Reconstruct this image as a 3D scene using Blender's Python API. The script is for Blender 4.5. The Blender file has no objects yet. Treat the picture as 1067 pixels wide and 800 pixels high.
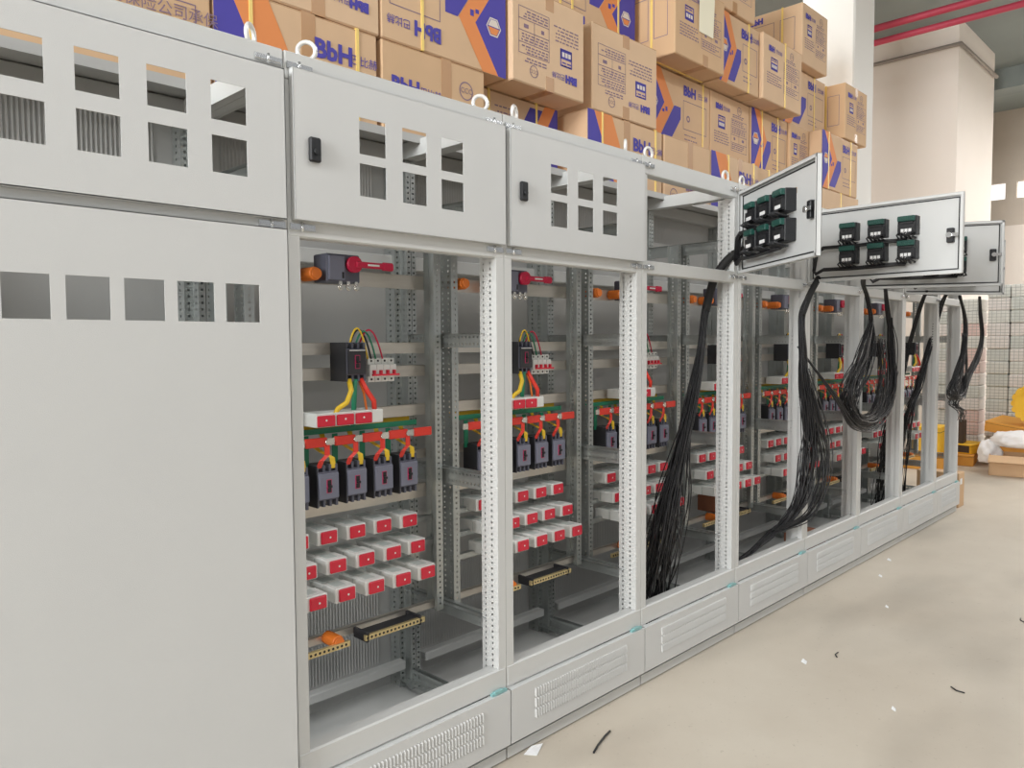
import bpy, math, random
from mathutils import Vector, Matrix

# ------------------------------------------------------------------ camera
SC = bpy.context.scene
COL = SC.collection
CAM_YAW, CAM_PITCH, CAM_ROLL = 0.794, 0.05356, -0.00576
CAM_LOC = Vector((0.0, -1.840, 1.451))
F = Vector((math.sin(CAM_YAW) * math.cos(CAM_PITCH), math.cos(CAM_YAW) * math.cos(CAM_PITCH), -math.sin(CAM_PITCH)))
R = Vector((math.cos(CAM_YAW), -math.sin(CAM_YAW), 0))
U = R.cross(F)
R2 = R * math.cos(CAM_ROLL) + U * math.sin(CAM_ROLL)
U2 = -R * math.sin(CAM_ROLL) + U * math.cos(CAM_ROLL)
cam_data = bpy.data.cameras.new('camera')
cam_data.sensor_fit = 'HORIZONTAL'
cam_data.sensor_width = 36.0
cam_data.lens = 800.0 / 1067.0 * 36.0
cam_data.clip_start = 0.05
cam = bpy.data.objects.new('camera', cam_data)
M = Matrix((R2, U2, -F)).transposed().to_4x4()
M.translation = CAM_LOC
cam.matrix_world = M
COL.objects.link(cam)
SC.camera = cam

# ------------------------------------------------------------------ world, exposure
WORLD_STRENGTH = 0.34
ADDED_LAMP_POWER = 30.0
ASSUMED_DAYLIGHT_POWER = 1050.0
SC.view_settings.view_transform = 'Standard'
SC.view_settings.look = 'None'
SC.view_settings.gamma = 1.0
SC.view_settings.use_curve_mapping = False
SC.view_settings.exposure = 0.0
world = bpy.data.worlds.new('world')
SC.world = world
world.use_nodes = True
bg = world.node_tree.nodes['Background']
bg.inputs['Color'].default_value = (0.975, 0.99, 1.0, 1)
bg.inputs['Strength'].default_value = WORLD_STRENGTH

# added area light, daylight from an assumed, unseen window wall at the near end
assumed_daylight_data = bpy.data.lights.new('window_daylight', 'AREA')
assumed_daylight_data.shape = 'RECTANGLE'
assumed_daylight_data.size, assumed_daylight_data.size_y = 4.2, 3.0
assumed_daylight_data.energy = ASSUMED_DAYLIGHT_POWER
assumed_daylight_data.color = (0.97, 0.99, 1.0)
assumed_daylight = bpy.data.objects.new('window_daylight', assumed_daylight_data)
assumed_daylight.location = (-7.8, -1.35, 3.6)
assumed_daylight.rotation_euler = (0, -math.pi / 2, 0)
COL.objects.link(assumed_daylight)

rng = random.Random(7)

# ------------------------------------------------------------------ materials
def lin(c):
    c = c / 255.0
    return c / 12.92 if c <= 0.04045 else ((c + 0.055) / 1.055) ** 2.4

def rgb(r, g, b):
    return (lin(r), lin(g), lin(b), 1.0)

def mat(name, col, rough=0.5, metal=0.0, noise=0.0, nscale=20.0, bump=0.0, bscale=200.0, emit=None, spec=0.5, col2=None, stretch=None, alpha=None):
    m = bpy.data.materials.new(name)
    m.use_nodes = True
    nt = m.node_tree
    p = nt.nodes['Principled BSDF']
    p.inputs['Base Color'].default_value = col
    p.inputs['Roughness'].default_value = rough
    p.inputs['Metallic'].default_value = metal
    p.inputs['Specular IOR Level'].default_value = spec
    tc = None
    if noise or bump:
        tc = nt.nodes.new('ShaderNodeTexCoord')
        src = tc.outputs['Object']
        if stretch:
            mp = nt.nodes.new('ShaderNodeMapping')
            mp.inputs['Scale'].default_value = stretch
            nt.links.new(src, mp.inputs['Vector'])
            src = mp.outputs['Vector']
    if noise:
        n = nt.nodes.new('ShaderNodeTexNoise')
        n.inputs['Scale'].default_value = nscale
        n.inputs['Detail'].default_value = 4
        nt.links.new(src, n.inputs['Vector'])
        mx = nt.nodes.new('ShaderNodeMix')
        mx.data_type = 'RGBA'
        c2 = col2 or tuple(list(x * (1 - noise) for x in col[:3]) + [1])
        c1 = col if col2 else tuple(list(min(1, x * (1 + noise * .6)) for x in col[:3]) + [1])
        mx.inputs[6].default_value = c1
        mx.inputs[7].default_value = c2
        nt.links.new(n.outputs['Fac'], mx.inputs[0])
        nt.links.new(mx.outputs[2], p.inputs['Base Color'])
    if bump:
        n = nt.nodes.new('ShaderNodeTexNoise')
        n.inputs['Scale'].default_value = bscale
        nt.links.new(tc.outputs['Object'], n.inputs['Vector'])
        b = nt.nodes.new('ShaderNodeBump')
        b.inputs['Strength'].default_value = bump
        b.inputs['Distance'].default_value = 0.002
        nt.links.new(n.outputs['Fac'], b.inputs['Height'])
        nt.links.new(b.outputs['Normal'], p.inputs['Normal'])
    if emit:
        p.inputs['Emission Color'].default_value = col
        p.inputs['Emission Strength'].default_value = emit
    return m

PAINT = mat('grey_paint', rgb(205, 206, 204), 0.42, 0.0, 0.03, 6, 0.12, 700)
PAINT_DOOR = mat('grey_textured_paint', rgb(205, 206, 205), 0.40, 0.0, 0.03, 4, 0.2, 500)
PANEL = mat('grey_panel_paint', rgb(184, 184, 182), 0.5, 0.0, 0.08, 5)
GALV = mat('galvanised_steel', rgb(188, 192, 190), 0.36, 0.75, 0.22, 14)
ZINC = mat('zinc_sheet', rgb(214, 208, 198), 0.30, 0.65, 0.15, 9, stretch=(1, 1, 8))
CHROME = mat('bright_metal', rgb(225, 227, 228), 0.18, 0.9)
FILM = mat('teal_protective_film', rgb(150, 200, 200), 0.3, 0.2, 0.4, 60)
BLACK = mat('black_plastic', rgb(30, 31, 34), 0.45)
RUBBER = mat('black_rubber', rgb(28, 28, 28), 0.7)
WIRE = mat('black_wire', rgb(34, 34, 36), 0.38)
BRK = mat('breaker_grey', rgb(92, 94, 108), 0.45, 0.0, 0.06, 30)
BRK_FACE = mat('breaker_face_grey', rgb(122, 124, 140), 0.45)
BRK_DARK = mat('breaker_black', rgb(50, 50, 54), 0.5)
PINK = mat('toggle_mark_pink', rgb(200, 60, 105), 0.4)
WHITE = mat('white_plastic', rgb(228, 229, 225), 0.4)
WHITE_CLEAR = mat('milky_plastic', rgb(196, 204, 200), 0.3)
RED = mat('red_plastic', rgb(214, 40, 62), 0.35)
REDH = mat('crimson_handle', rgb(196, 34, 70), 0.35)
BUSRED = mat('busbar_sleeve_red', rgb(230, 62, 48), 0.4)
BUSYEL = mat('busbar_sleeve_yellow', rgb(235, 196, 48), 0.4)
BUSGRN = mat('busbar_sleeve_green', rgb(32, 130, 96), 0.4)
ORANGE = mat('orange_insulator', rgb(238, 128, 48), 0.4)
BRASS = mat('brass', rgb(226, 204, 150), 0.3, 0.6)
COPPER = mat('tinned_copper', rgb(225, 222, 214), 0.25, 0.85)
PCBG = mat('green_terminal', rgb(34, 78, 70), 0.35)
TAG = mat('white_tag', rgb(236, 236, 236), 0.6)
KRAFT = [mat('kraft_board_%d' % i, c, 0.8, 0, 0.07, 7, 0.15, 90) for i, c in enumerate((rgb(218, 184, 148), rgb(213, 178, 140), rgb(222, 190, 156)))]
TAPE = mat('brown_tape', rgb(186, 142, 98), 0.3)
STRAP = mat('yellow_strap', rgb(243, 212, 120), 0.4)
PBLUE = mat('print_blue', rgb(78, 70, 166), 0.7)
PORANGE = mat('print_orange', rgb(230, 144, 84), 0.7)
PINK_INK = mat('print_ink', rgb(138, 116, 136), 0.75)
PWHITE = mat('print_white', rgb(225, 215, 205), 0.75)
PAPER = mat('cream_paper', rgb(247, 241, 216), 0.8)

# ------------------------------------------------------------------ mesh builder
class MB:
    def __init__(s):
        s.v, s.f, s.m, s.s = [], [], [], []

    def quad(s, pts, m=0, smooth=False):
        n = len(s.v)
        s.v += [tuple(p) for p in pts]
        s.f.append(tuple(range(n, n + len(pts))))
        s.m.append(m)
        s.s.append(smooth)
        return s

    def box(s, x0, x1, y0, y1, z0, z1, m=0):
        n = len(s.v)
        s.v += [(x0, y0, z0), (x1, y0, z0), (x1, y1, z0), (x0, y1, z0), (x0, y0, z1), (x1, y0, z1), (x1, y1, z1), (x0, y1, z1)]
        for f in ((0, 3, 2, 1), (4, 5, 6, 7), (0, 1, 5, 4), (1, 2, 6, 5), (2, 3, 7, 6), (3, 0, 4, 7)):
            s.f.append(tuple(n + i for i in f))
            s.m.append(m)
            s.s.append(False)
        return s

    def cbox(s, x0, x1, y0, y1, z0, z1, c, m=0):
        """box with chamfered edges"""
        X, Y, Z = (x0, x1), (y0, y1), (z0, z1)
        idx = {}
        for i in (0, 1):
            for j in (0, 1):
                for k in (0, 1):
                    xi, yi, zi = X[i], Y[j], Z[k]
                    dx, dy, dz = (c if i == 0 else -c), (c if j == 0 else -c), (c if k == 0 else -c)
                    b = len(s.v)
                    s.v += [(xi, yi + dy, zi + dz), (xi + dx, yi, zi + dz), (xi + dx, yi + dy, zi)]
                    idx[i, j, k] = b
        def add(*f):
            s.f.append(tuple(f)); s.m.append(m); s.s.append(False)
        g = lambda i, j, k, a: idx[i, j, k] + a
        for i in (0, 1):
            o = [g(i, 0, 0, 0), g(i, 1, 0, 0), g(i, 1, 1, 0), g(i, 0, 1, 0)]
            add(*(o if i else o[::-1]))
            o = [g(0, i, 0, 1), g(1, i, 0, 1), g(1, i, 1, 1), g(0, i, 1, 1)]
            add(*(o[::-1] if i else o))
            o = [g(0, 0, i, 2), g(1, 0, i, 2), g(1, 1, i, 2), g(0, 1, i, 2)]
            add(*(o if i else o[::-1]))
        for i in (0, 1):
            for j in (0, 1):
                add(g(i, j, 0, 0), g(i, j, 0, 1), g(i, j, 1, 1), g(i, j, 1, 0))
                add(g(i, 0, j, 0), g(i, 0, j, 2), g(i, 1, j, 2), g(i, 1, j, 0))
                add(g(0, i, j, 1), g(0, i, j, 2), g(1, i, j, 2), g(1, i, j, 1))
        for k in idx.values():
            add(k, k + 1, k + 2)
        return s

    def perf(s, o, u, v, L, W, rows=1, pitch=0.02, hole=0.008, m=0):
        """sheet strip with rows of square holes along u"""
        o, u, v = Vector(o), Vector(u), Vector(v)
        q = lambda a0, a1, b0, b1: s.quad([o + u * a0 + v * b0, o + u * a1 + v * b0, o + u * a1 + v * b1, o + u * a0 + v * b1], m)
        n = max(1, int((L - pitch * 0.6) / pitch))
        st = (L - (n - 1) * pitch) / 2
        b = 0.0
        for r in range(rows):
            c = W * (r + 0.5) / rows
            q(0, L, b, c - hole / 2)
            a = 0.0
            for i in range(n):
                p = st + i * pitch
                q(a, p - hole / 2, c - hole / 2, c + hole / 2)
                a = p + hole / 2
            q(a, L, c - hole / 2, c + hole / 2)
            b = c + hole / 2
        q(0, L, b, W)
        return s

    def sheet(s, pts, z0, z1, flags, pitch=0.02, hole=0.007, m=0):
        """folded sheet standing upright; flags say how many hole rows each fold carries"""
        for i in range(len(pts) - 1):
            a, b = Vector((*pts[i], z0)), Vector((*pts[i + 1], z0))
            d = b - a
            if flags[i]:
                s.perf(a, (0, 0, 1), d.normalized(), z1 - z0, d.length, flags[i], pitch, hole, m)
            else:
                s.quad([a, b, b + Vector((0, 0, z1 - z0)), a + Vector((0, 0, z1 - z0))], m)
        return s

    def plate(s, W, H, rects, t, fn, m=0):
        """flat plate W x H with rectangular openings; fn maps (u, v, n) to xyz"""
        us = sorted({0.0, W, *[r[0] for r in rects], *[r[1] for r in rects]})
        vs = sorted({0.0, H, *[r[2] for r in rects], *[r[3] for r in rects]})
        solid = {}
        for i in range(len(us) - 1):
            for j in range(len(vs) - 1):
                cu, cv = (us[i] + us[i + 1]) / 2, (vs[j] + vs[j + 1]) / 2
                solid[i, j] = not any(r[0] < cu < r[1] and r[2] < cv < r[3] for r in rects)
        for (i, j), ok in solid.items():
            if not ok:
                continue
            a, b, c, d = us[i], us[i + 1], vs[j], vs[j + 1]
            s.quad([fn(a, c, 0), fn(b, c, 0), fn(b, d, 0), fn(a, d, 0)], m)
            s.quad([fn(a, c, t), fn(a, d, t), fn(b, d, t), fn(b, c, t)], m)
            for (di, dj, e) in ((-1, 0, ((a, c), (a, d))), (1, 0, ((b, c), (b, d))), (0, -1, ((a, c), (b, c))), (0, 1, ((a, d), (b, d)))):
                if not solid.get((i + di, j + dj), False):
                    (p, q), (r, w) = e
                    s.quad([fn(p, q, 0), fn(r, w, 0), fn(r, w, t), fn(p, q, t)], m)
        return s

    def tube(s, pts, r, n=6, m=0, caps=True):
        pts = [Vector(p) for p in pts]
        rs = r if isinstance(r, (list, tuple)) else [r] * len(pts)
        base = len(s.v)
        prev = None
        for i, p in enumerate(pts):
            d = (pts[min(i + 1, len(pts) - 1)] - pts[max(i - 1, 0)])
            d = d.normalized() if d.length > 1e-9 else Vector((0, 0, 1))
            if prev is None:
                a = d.orthogonal().normalized()
            else:
                a = prev - d * prev.dot(d)
                a = a.normalized() if a.length > 1e-6 else d.orthogonal().normalized()
            prev = a
            b = d.cross(a)
            for k in range(n):
                t = 2 * math.pi * k / n
                s.v.append(tuple(p + (a * math.cos(t) + b * math.sin(t)) * rs[i]))
        for i in range(len(pts) - 1):
            for k in range(n):
                k2 = (k + 1) % n
                s.f.append((base + i * n + k, base + i * n + k2, base + (i + 1) * n + k2, base + (i + 1) * n + k))
                s.m.append(m); s.s.append(True)
        if caps:
            s.f.append(tuple(base + k for k in range(n))[::-1]); s.m.append(m); s.s.append(False)
            e = base + (len(pts) - 1) * n
            s.f.append(tuple(e + k for k in range(n))); s.m.append(m); s.s.append(False)
        return s

    def ring(s, c, R0, r, axis_u, axis_v, n=20, k=8, m=0):
        c, au, av = Vector(c), Vector(axis_u), Vector(axis_v)
        pts = [c + (au * math.cos(2 * math.pi * i / n) + av * math.sin(2 * math.pi * i / n)) * R0 for i in range(n + 1)]
        return s.tube(pts, r, k, m, caps=False)

    def disc(s, c, r, au, av, n=16, m=0):
        c, au, av = Vector(c), Vector(au), Vector(av)
        return s.quad([c + (au * math.cos(2 * math.pi * i / n) + av * math.sin(2 * math.pi * i / n)) * r for i in range(n)], m)

    def mesh(s, name, mats):
        me = bpy.data.meshes.new(name)
        me.from_pydata(s.v, [], s.f)
        for mm in (mats if isinstance(mats, (list, tuple)) else [mats]):
            me.materials.append(mm)
        me.polygons.foreach_set('material_index', s.m)
        me.polygons.foreach_set('use_smooth', s.s)
        me.update()
        return me

def obj(name, data, parent=None, loc=(0, 0, 0), rot=(0, 0, 0), label=None, kind=None):
    o = bpy.data.objects.new(name, data)
    o.location = loc
    o.rotation_euler = rot
    if parent:
        o.parent = parent
    COL.objects.link(o)
    if label:
        o['label'] = label
    if kind:
        o['kind'] = kind
    return o

def thing(name, label, cat, loc=(0, 0, 0), rot=(0, 0, 0), group=None, data=None):
    o = obj(name, data, None, loc, rot, label)
    o['category'] = cat
    if group:
        o['group'] = group
    return o

CACHE = {}
def cached(key, fn):
    if key not in CACHE:
        CACHE[key] = fn()
    return CACHE[key]

def text_mesh(s, size, material, bold=0.0):
    def mk():
        cu = bpy.data.curves.new('lettering', 'FONT')
        cu.body = s
        cu.size = size
        cu.align_x = 'CENTER'
        cu.align_y = 'CENTER'
        cu.offset = bold
        cu.resolution_u = 2
        t = bpy.data.objects.new('lettering', cu)
        COL.objects.link(t)
        dg = bpy.context.evaluated_depsgraph_get()
        me = bpy.data.meshes.new_from_object(t.evaluated_get(dg))
        me.materials.clear()
        me.materials.append(material)
        bpy.data.objects.remove(t)
        return me
    return cached(('text', s, size, material.name), mk)

def structure(name, mb, mats, loc=(0, 0, 0)):
    return obj(name, mb.mesh(name, mats), None, loc, kind='structure')

# ------------------------------------------------------------------ hall
def floor_material():
    m = bpy.data.materials.new('dusty_concrete')
    m.use_nodes = True
    nt = m.node_tree
    p = nt.nodes['Principled BSDF']
    tc = nt.nodes.new('ShaderNodeTexCoord')
    def noise(scale, detail, rough, vec=None):
        n = nt.nodes.new('ShaderNodeTexNoise')
        n.inputs['Scale'].default_value = scale
        n.inputs['Detail'].default_value = detail
        n.inputs['Roughness'].default_value = rough
        nt.links.new(vec or tc.outputs['Object'], n.inputs['Vector'])
        return n
    def ramp(src, a, b, ca, cb):
        r = nt.nodes.new('ShaderNodeValToRGB')
        r.color_ramp.elements[0].position = a
        r.color_ramp.elements[1].position = b
        r.color_ramp.elements[0].color = ca
        r.color_ramp.elements[1].color = cb
        nt.links.new(src, r.inputs['Fac'])
        return r
    mp = nt.nodes.new('ShaderNodeMapping')
    mp.inputs['Scale'].default_value = (0.55, 1.5, 1)
    mp.inputs['Rotation'].default_value = (0, 0, 0.5)
    nt.links.new(tc.outputs['Object'], mp.inputs['Vector'])
    base = ramp(noise(1.1, 6, 0.62).outputs['Fac'], 0.3, 0.7, rgb(196, 185, 169), rgb(208, 199, 184))
    stain = ramp(noise(0.9, 3, 0.5, mp.outputs['Vector']).outputs['Fac'], 0.34, 0.50, (0.80, 0.80, 0.80, 1), (1, 1, 1, 1))
    speck = ramp(noise(38, 3, 0.7).outputs['Fac'], 0.27, 0.36, (0.62, 0.6, 0.57, 1), (1, 1, 1, 1))
    mul = nt.nodes.new('ShaderNodeMix'); mul.data_type = 'RGBA'; mul.blend_type = 'MULTIPLY'; mul.inputs[0].default_value = 1
    nt.links.new(base.outputs[0], mul.inputs[6]); nt.links.new(stain.outputs[0], mul.inputs[7])
    mul2 = nt.nodes.new('ShaderNodeMix'); mul2.data_type = 'RGBA'; mul2.blend_type = 'MULTIPLY'; mul2.inputs[0].default_value = 0.6
    nt.links.new(mul.outputs[2], mul2.inputs[6]); nt.links.new(speck.outputs[0], mul2.inputs[7])
    nt.links.new(mul2.outputs[2], p.inputs['Base Color'])
    p.inputs['Roughness'].default_value = 0.62
    b = nt.nodes.new('ShaderNodeBump')
    b.inputs['Strength'].default_value = 0.15
    b.inputs['Distance'].default_value = 0.004
    nt.links.new(noise(60, 4, 0.6).outputs['Fac'], b.inputs['Height'])
    nt.links.new(b.outputs['Normal'], p.inputs['Normal'])
    return m

PLASTER = mat('cream_plaster', rgb(234, 222, 212), 0.85, 0, 0.05, 1.2)
PLASTER_W = mat('white_plaster', rgb(240, 231, 222), 0.85, 0, 0.03, 2)
CONC = mat('bare_concrete', rgb(206, 195, 182), 0.9, 0, 0.16, 1.3, 0.2, 30)
CEIL = mat('grey_green_soffit', rgb(142, 150, 148), 0.9, 0, 0.15, 1)
PIPE_RED = mat('red_fire_pipe', rgb(186, 62, 84), 0.5)
PIPE_GREY = mat('grey_conduit', rgb(150, 140, 132), 0.5)

structure('floor', MB().box(-8, 26, -12, 12, -0.2, 0), floor_material())
structure('ceiling', MB().box(-8, 26, -1.2, 12, 5.5, 5.75).box(-8, 26, 3.4, 3.8, 5.25, 5.5).box(13.5, 13.9, -1.2, 12, 5.2, 5.5), CEIL)
structure('wall_back', MB().box(-8, 16, 6.8, 7.1, 0, 5.5), PLASTER)
structure('wall_block', MB().box(11.0, 12.75, 1.05, 6.8, 0, 5.5), PLASTER_W)
WINS = [(-4.0 + 0.92 * i, -3.2 + 0.92 * i, 3.95, 4.24) for i in range(6)] + [(1.57, 2.4, 3.95, 4.24)]
structure('wall_right', MB().plate(14.8, 2.03, [(y0 + 8, y1 + 8, z0 - 3.47, z1 - 3.47) for y0, y1, z0, z1 in WINS], 0.2, lambda u, v, n: (16.0 + n, u - 8, 3.47 + v)), CONC)
structure('wall_lower', MB().box(15.95, 16.2, -8, 6.8, 0, 3.47), PLASTER_W)
PANE = mat('daylit_pane', (1, 1, 1, 1), 0.3, emit=0.9)
for i, (y0, y1, z0, z1) in enumerate(WINS):
    structure('window_%d' % (i + 1), MB().box(16.1, 16.12, y0, y1, z0, z1).box(16.06, 16.1, (y0 + y1) / 2 - .015, (y0 + y1) / 2 + .015, z0, z1), PANE)
structure('wall_left', MB().plate(19.0, 5.5, [(8.5 + 1.08 * i, 9.5 + 1.08 * i, 2.1, 5.1) for i in range(4)], 0.2, lambda u, v, n: (-8.0 - n, u - 12, v)), PLASTER)  # assumed window wall, out of view, made to go with the added daylight
for i in range(4):
    structure('window_%d' % (8 + i), MB().box(-8.15, -8.12, -3.5 + 1.08 * i, -2.5 + 1.08 * i, 2.1, 5.1).box(-8.1, -8.05, -3.02 + 1.08 * i, -2.98 + 1.08 * i, 2.1, 5.1), PANE)  # assumed panes, unseen, their glow put in as daylight
structure('wall_pillar', MB().cbox(7.42, 7.92, 0.98, 1.48, 0, 5.5, 0.015), mat('pillar_white', rgb(246, 245, 241), 0.8, 0, 0.03, 2))

def pipe(name, label, pts, r, m, cat='pipe'):
    t = thing(name, label, cat, pts[0])
    o = Vector(pts[0])
    obj('pipe_run', MB().tube([Vector(p) - o for p in pts], r, 10).mesh('pipe_run', m), t)
    mb = MB()
    a, b = Vector(pts[0]), Vector(pts[1])
    for k in range(1, 4):
        c = a.lerp(b, k / 4) - o
        d = (b - a).normalized()
        mb.tube([c - d * 0.03, c + d * 0.03], r * 1.35, 10)
    obj('coupling', mb.mesh('coupling', m), t)
    return t

pipe('fire_pipe', 'upper red fire pipe running across under the grey ceiling', [(9.5, 6.5, 5.075), (9.5, -2.4, 5.075)], 0.04, PIPE_RED)
pipe('fire_pipe', 'lower red fire pipe nearest the top of the cream wall', [(9.55, 6.5, 4.93), (9.55, -2.4, 4.93)], 0.036, PIPE_RED)
pipe('conduit', 'thin grey conduit bent round the top corner of the cream wall', [(10.96, 6.5, 5.16), (10.96, 1.01, 5.16), (12.7, 1.01, 5.16)], 0.025, PIPE_GREY, 'conduit')

def added_strip_lamp(x, y, z=5.2, power=1.0):  # unseen lamp put in for its light
    t = thing('strip_lamp', 'long white strip lamp hanging from the hall ceiling', 'lamp', (x, y, z), group='ceiling strip lamps')
    obj('housing', cached('lamp_h', lambda: MB().cbox(-0.9, 0.9, -0.12, 0.12, 0, 0.09, 0.02).mesh('housing', WHITE)), t)
    obj('tube', cached('lamp_t', lambda: MB().tube([(-0.85, 0, -0.02), (0.85, 0, -0.02)], 0.02, 8).mesh('tube', mat('lamp_glow', (1, 0.97, 0.92, 1), emit=6))), t)
    ld = cached(('lamp_l', power), lambda: bpy.data.lights.new('lamp_light', 'AREA'))
    ld.shape = 'RECTANGLE'
    ld.size, ld.size_y = 1.8, 0.5
    ld.energy = ADDED_LAMP_POWER * power
    ld.color = (1.0, 0.99, 0.975)
    obj('lamp_light', ld, t, (0, 0, -0.05))

for lx, ly, lz in ((2.0, 4.4, 5.3), (5.0, 4.4, 5.3), (7.1, 2.3, 5.39), (8.8, 4.6, 5.3)):  # added out of sight to brighten the back area and the cream wall
    added_strip_lamp(lx, ly, lz, 1.6)
for lx in (-3.0, 0.0, 3.0, 6.0, 9.0, 12.0):  # added row beside the view, placed for its light on the doors
    added_strip_lamp(lx, -2.05, 4.5)
for lx, ly, pw in ((14.9, -1.0, 4.0), (14.9, -2.6, 4.0), (10.9, -1.1, 1.2)):  # added out of view to brighten the far end wall
    added_strip_lamp(lx, ly, 5.0, pw)
for lx in (-2.0, 3.0, 8.0):
    added_strip_lamp(lx, -6.0)

# ------------------------------------------------------------------ cabinets
W8 = 0.8
Z_TOP, Z_MID0, Z_MID1 = 2.213, 1.733, 1.788
Z_BB0, Z_BB1 = 0.258, 0.335
Z_K0, Z_K1 = 0.066, 0.256
DEP = 0.60

def mirror(pts, w):
    return [(w - x, y) for x, y in pts]

def frame(t, w):
    k = round(w, 3)
    fp = [(0.001, 0.10), (0.018, 0.10), (0.018, 0.06), (0.036, 0.06), (0.036, 0.0), (0.001, 0.0), (0.001, 0.10)]
    ff = [0, 1, 0, 1, 0, 0]
    bp = [(0.001, 0.50), (0.022, 0.50), (0.022, 0.54), (0.05, 0.54), (0.05, 0.598), (0.001, 0.598), (0.001, 0.50)]
    bf = [1, 1, 1, 1, 0, 0]
    for nm, pts, fl, ma in (('corner_post', fp, ff, PAINT), ('corner_post', mirror(fp, w), ff, PAINT),
                            ('rear_post', bp, bf, GALV), ('rear_post', mirror(bp, w), bf, GALV)):
        key = (nm, pts[0], k)
        obj(nm, cached(key, lambda: MB().sheet(pts, 0.1, Z_TOP - 0.075, fl).mesh(nm, ma)), t)
    # mounting channels at mid depth
    mp = [(0.057, 0.315), (0.057, 0.30), (0.026, 0.30), (0.026, 0.365), (0.05, 0.365)]
    mf = [0, 1, 2, 0]
    for pts in (mp, mirror(mp, w)):
        obj('mounting_channel', cached(('mc', pts[0], k), lambda: MB().sheet(pts, 0.47, 1.94, mf, 0.02, 0.0075).mesh('mounting_channel', GALV)), t)
    # painted beams
    obj('top_beam', cached(('tb', k), lambda: MB().cbox(0.001, w - 0.001, 0, 0.05, Z_TOP - 0.075, Z_TOP, 0.004).mesh('top_beam', PAINT)), t)
    obj('top_beam', cached(('tb2', k), lambda: MB().cbox(0.001, w - 0.001, 0.55, 0.599, Z_TOP - 0.075, Z_TOP - 0.012, 0.004).mesh('top_beam', PANEL)), t)
    sb = cached('sb', lambda: MB().box(0.001, 0.03, 0.05, 0.55, Z_TOP - 0.07, Z_TOP - 0.012).quad([(0.03, 0.05, Z_TOP - 0.045), (0.06, 0.05, Z_TOP - 0.06), (0.06, 0.55, Z_TOP - 0.06), (0.03, 0.55, Z_TOP - 0.045)]).mesh('side_beam', PAINT))
    obj('side_beam', sb, t)
    sb2 = cached('sb2', lambda: MB().box(-0.03, -0.001, 0.05, 0.55, Z_TOP - 0.07, Z_TOP - 0.012).mesh('side_beam', PAINT))
    obj('side_beam', sb2, t, (w, 0, 0))
    obj('middle_beam', cached(('mb', k), lambda: MB().cbox(0.001, w - 0.001, -0.001, 0.045, Z_MID0, Z_MID1, 0.004).mesh('middle_beam', PAINT)), t)
    obj('middle_beam', cached(('mb2', k), lambda: MB().cbox(0.04, w - 0.04, 0.555, 0.598, Z_MID0, Z_MID1, 0.004).mesh('middle_beam', PAINT)), t)
    obj('bottom_beam', cached(('bb', k), lambda: MB().cbox(0.001, w - 0.001, -0.002, 0.05, Z_BB0, Z_BB1, 0.005).mesh('bottom_beam', PAINT)), t)
    obj('bottom_beam', cached(('bb2', k), lambda: MB().cbox(0.05, w - 0.05, 0.50, 0.54, 0.19, 0.225, 0.004).mesh('bottom_beam', PAINT)), t)
    # perforated rails running front to back
    for (z0, z1) in ((1.89, 1.945), (1.435, 1.485), (0.935, 0.995), (0.445, 0.49)):
        for side in (0, 1):
            x = 0.007 if side == 0 else w - 0.007
            def mk():
                b = MB().perf((x, 0.06, z0), (0, 1, 0), (0, 0, 1), 0.49, z1 - z0, 2, 0.02, 0.008)
                d = 0.02 if side == 0 else -0.02
                b.quad([(x, 0.06, z1), (x, 0.55, z1), (x + d, 0.55, z1), (x + d, 0.06, z1)])
                return b.mesh('side_rail', GALV)
            obj('side_rail', cached(('sr', z0, side, k), mk), t)
    for side in (0, 1):
        x = 0.012 if side == 0 else w - 0.012
        d = 0.035 if side == 0 else -0.035
        def mk():
            b = MB().perf((x, 0.06, 0.135), (0, 1, 0), (0, 0, 1), 0.49, 0.04, 1, 0.025, 0.009)
            b.perf((x, 0.06, 0.135), (0, 1, 0), (1 if side == 0 else -1, 0, 0), 0.49, 0.04, 1, 0.025, 0.009)
            return b.mesh('floor_rail', GALV)
        obj('floor_rail', cached(('fr', side, k), mk), t)
    # panels
    bpn = obj('back_panel', cached(('bp', k), lambda: MB().box(0.01, w - 0.01, 0.60, 0.605, 0.1, Z_TOP - 0.01).mesh('back_panel', PANEL)), t)
    obj('roof_panel', cached(('rp', k), lambda: MB().box(0.004, w - 0.004, 0.40, 0.60, Z_TOP - 0.008, Z_TOP - 0.001).box(0.004, w - 0.004, 0.40, 0.41, Z_TOP - 0.03, Z_TOP - 0.008).mesh('roof_panel', PANEL)), t)
    def louv():
        b = MB()
        for z0, n in ((0.2, 2), (1.83, 2)):
            for r in range(n):
                za = z0 + r * 0.17
                for i in range(int((w - 0.2) / 0.013)):
                    x = 0.1 + i * 0.013
                    b.quad([(x, 0.5995, za), (x + 0.006, 0.5965, za + 0.004), (x + 0.006, 0.5965, za + 0.146), (x, 0.5995, za + 0.15)])
                    b.quad([(x + 0.006, 0.5965, za + 0.004), (x + 0.009, 0.5995, za), (x + 0.009, 0.5995, za + 0.15), (x + 0.006, 0.5965, za + 0.146)])
        return b.mesh('louvres', PANEL)
    obj('louvres', cached(('lv', k), louv), bpn, kind='stuff')
    obj('floor_plate', cached(('fpl', k), lambda: MB().box(0.04, w - 0.04, 0.05, 0.60, 0.10, 0.106).mesh('floor_plate', PAINT)), t)
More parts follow.
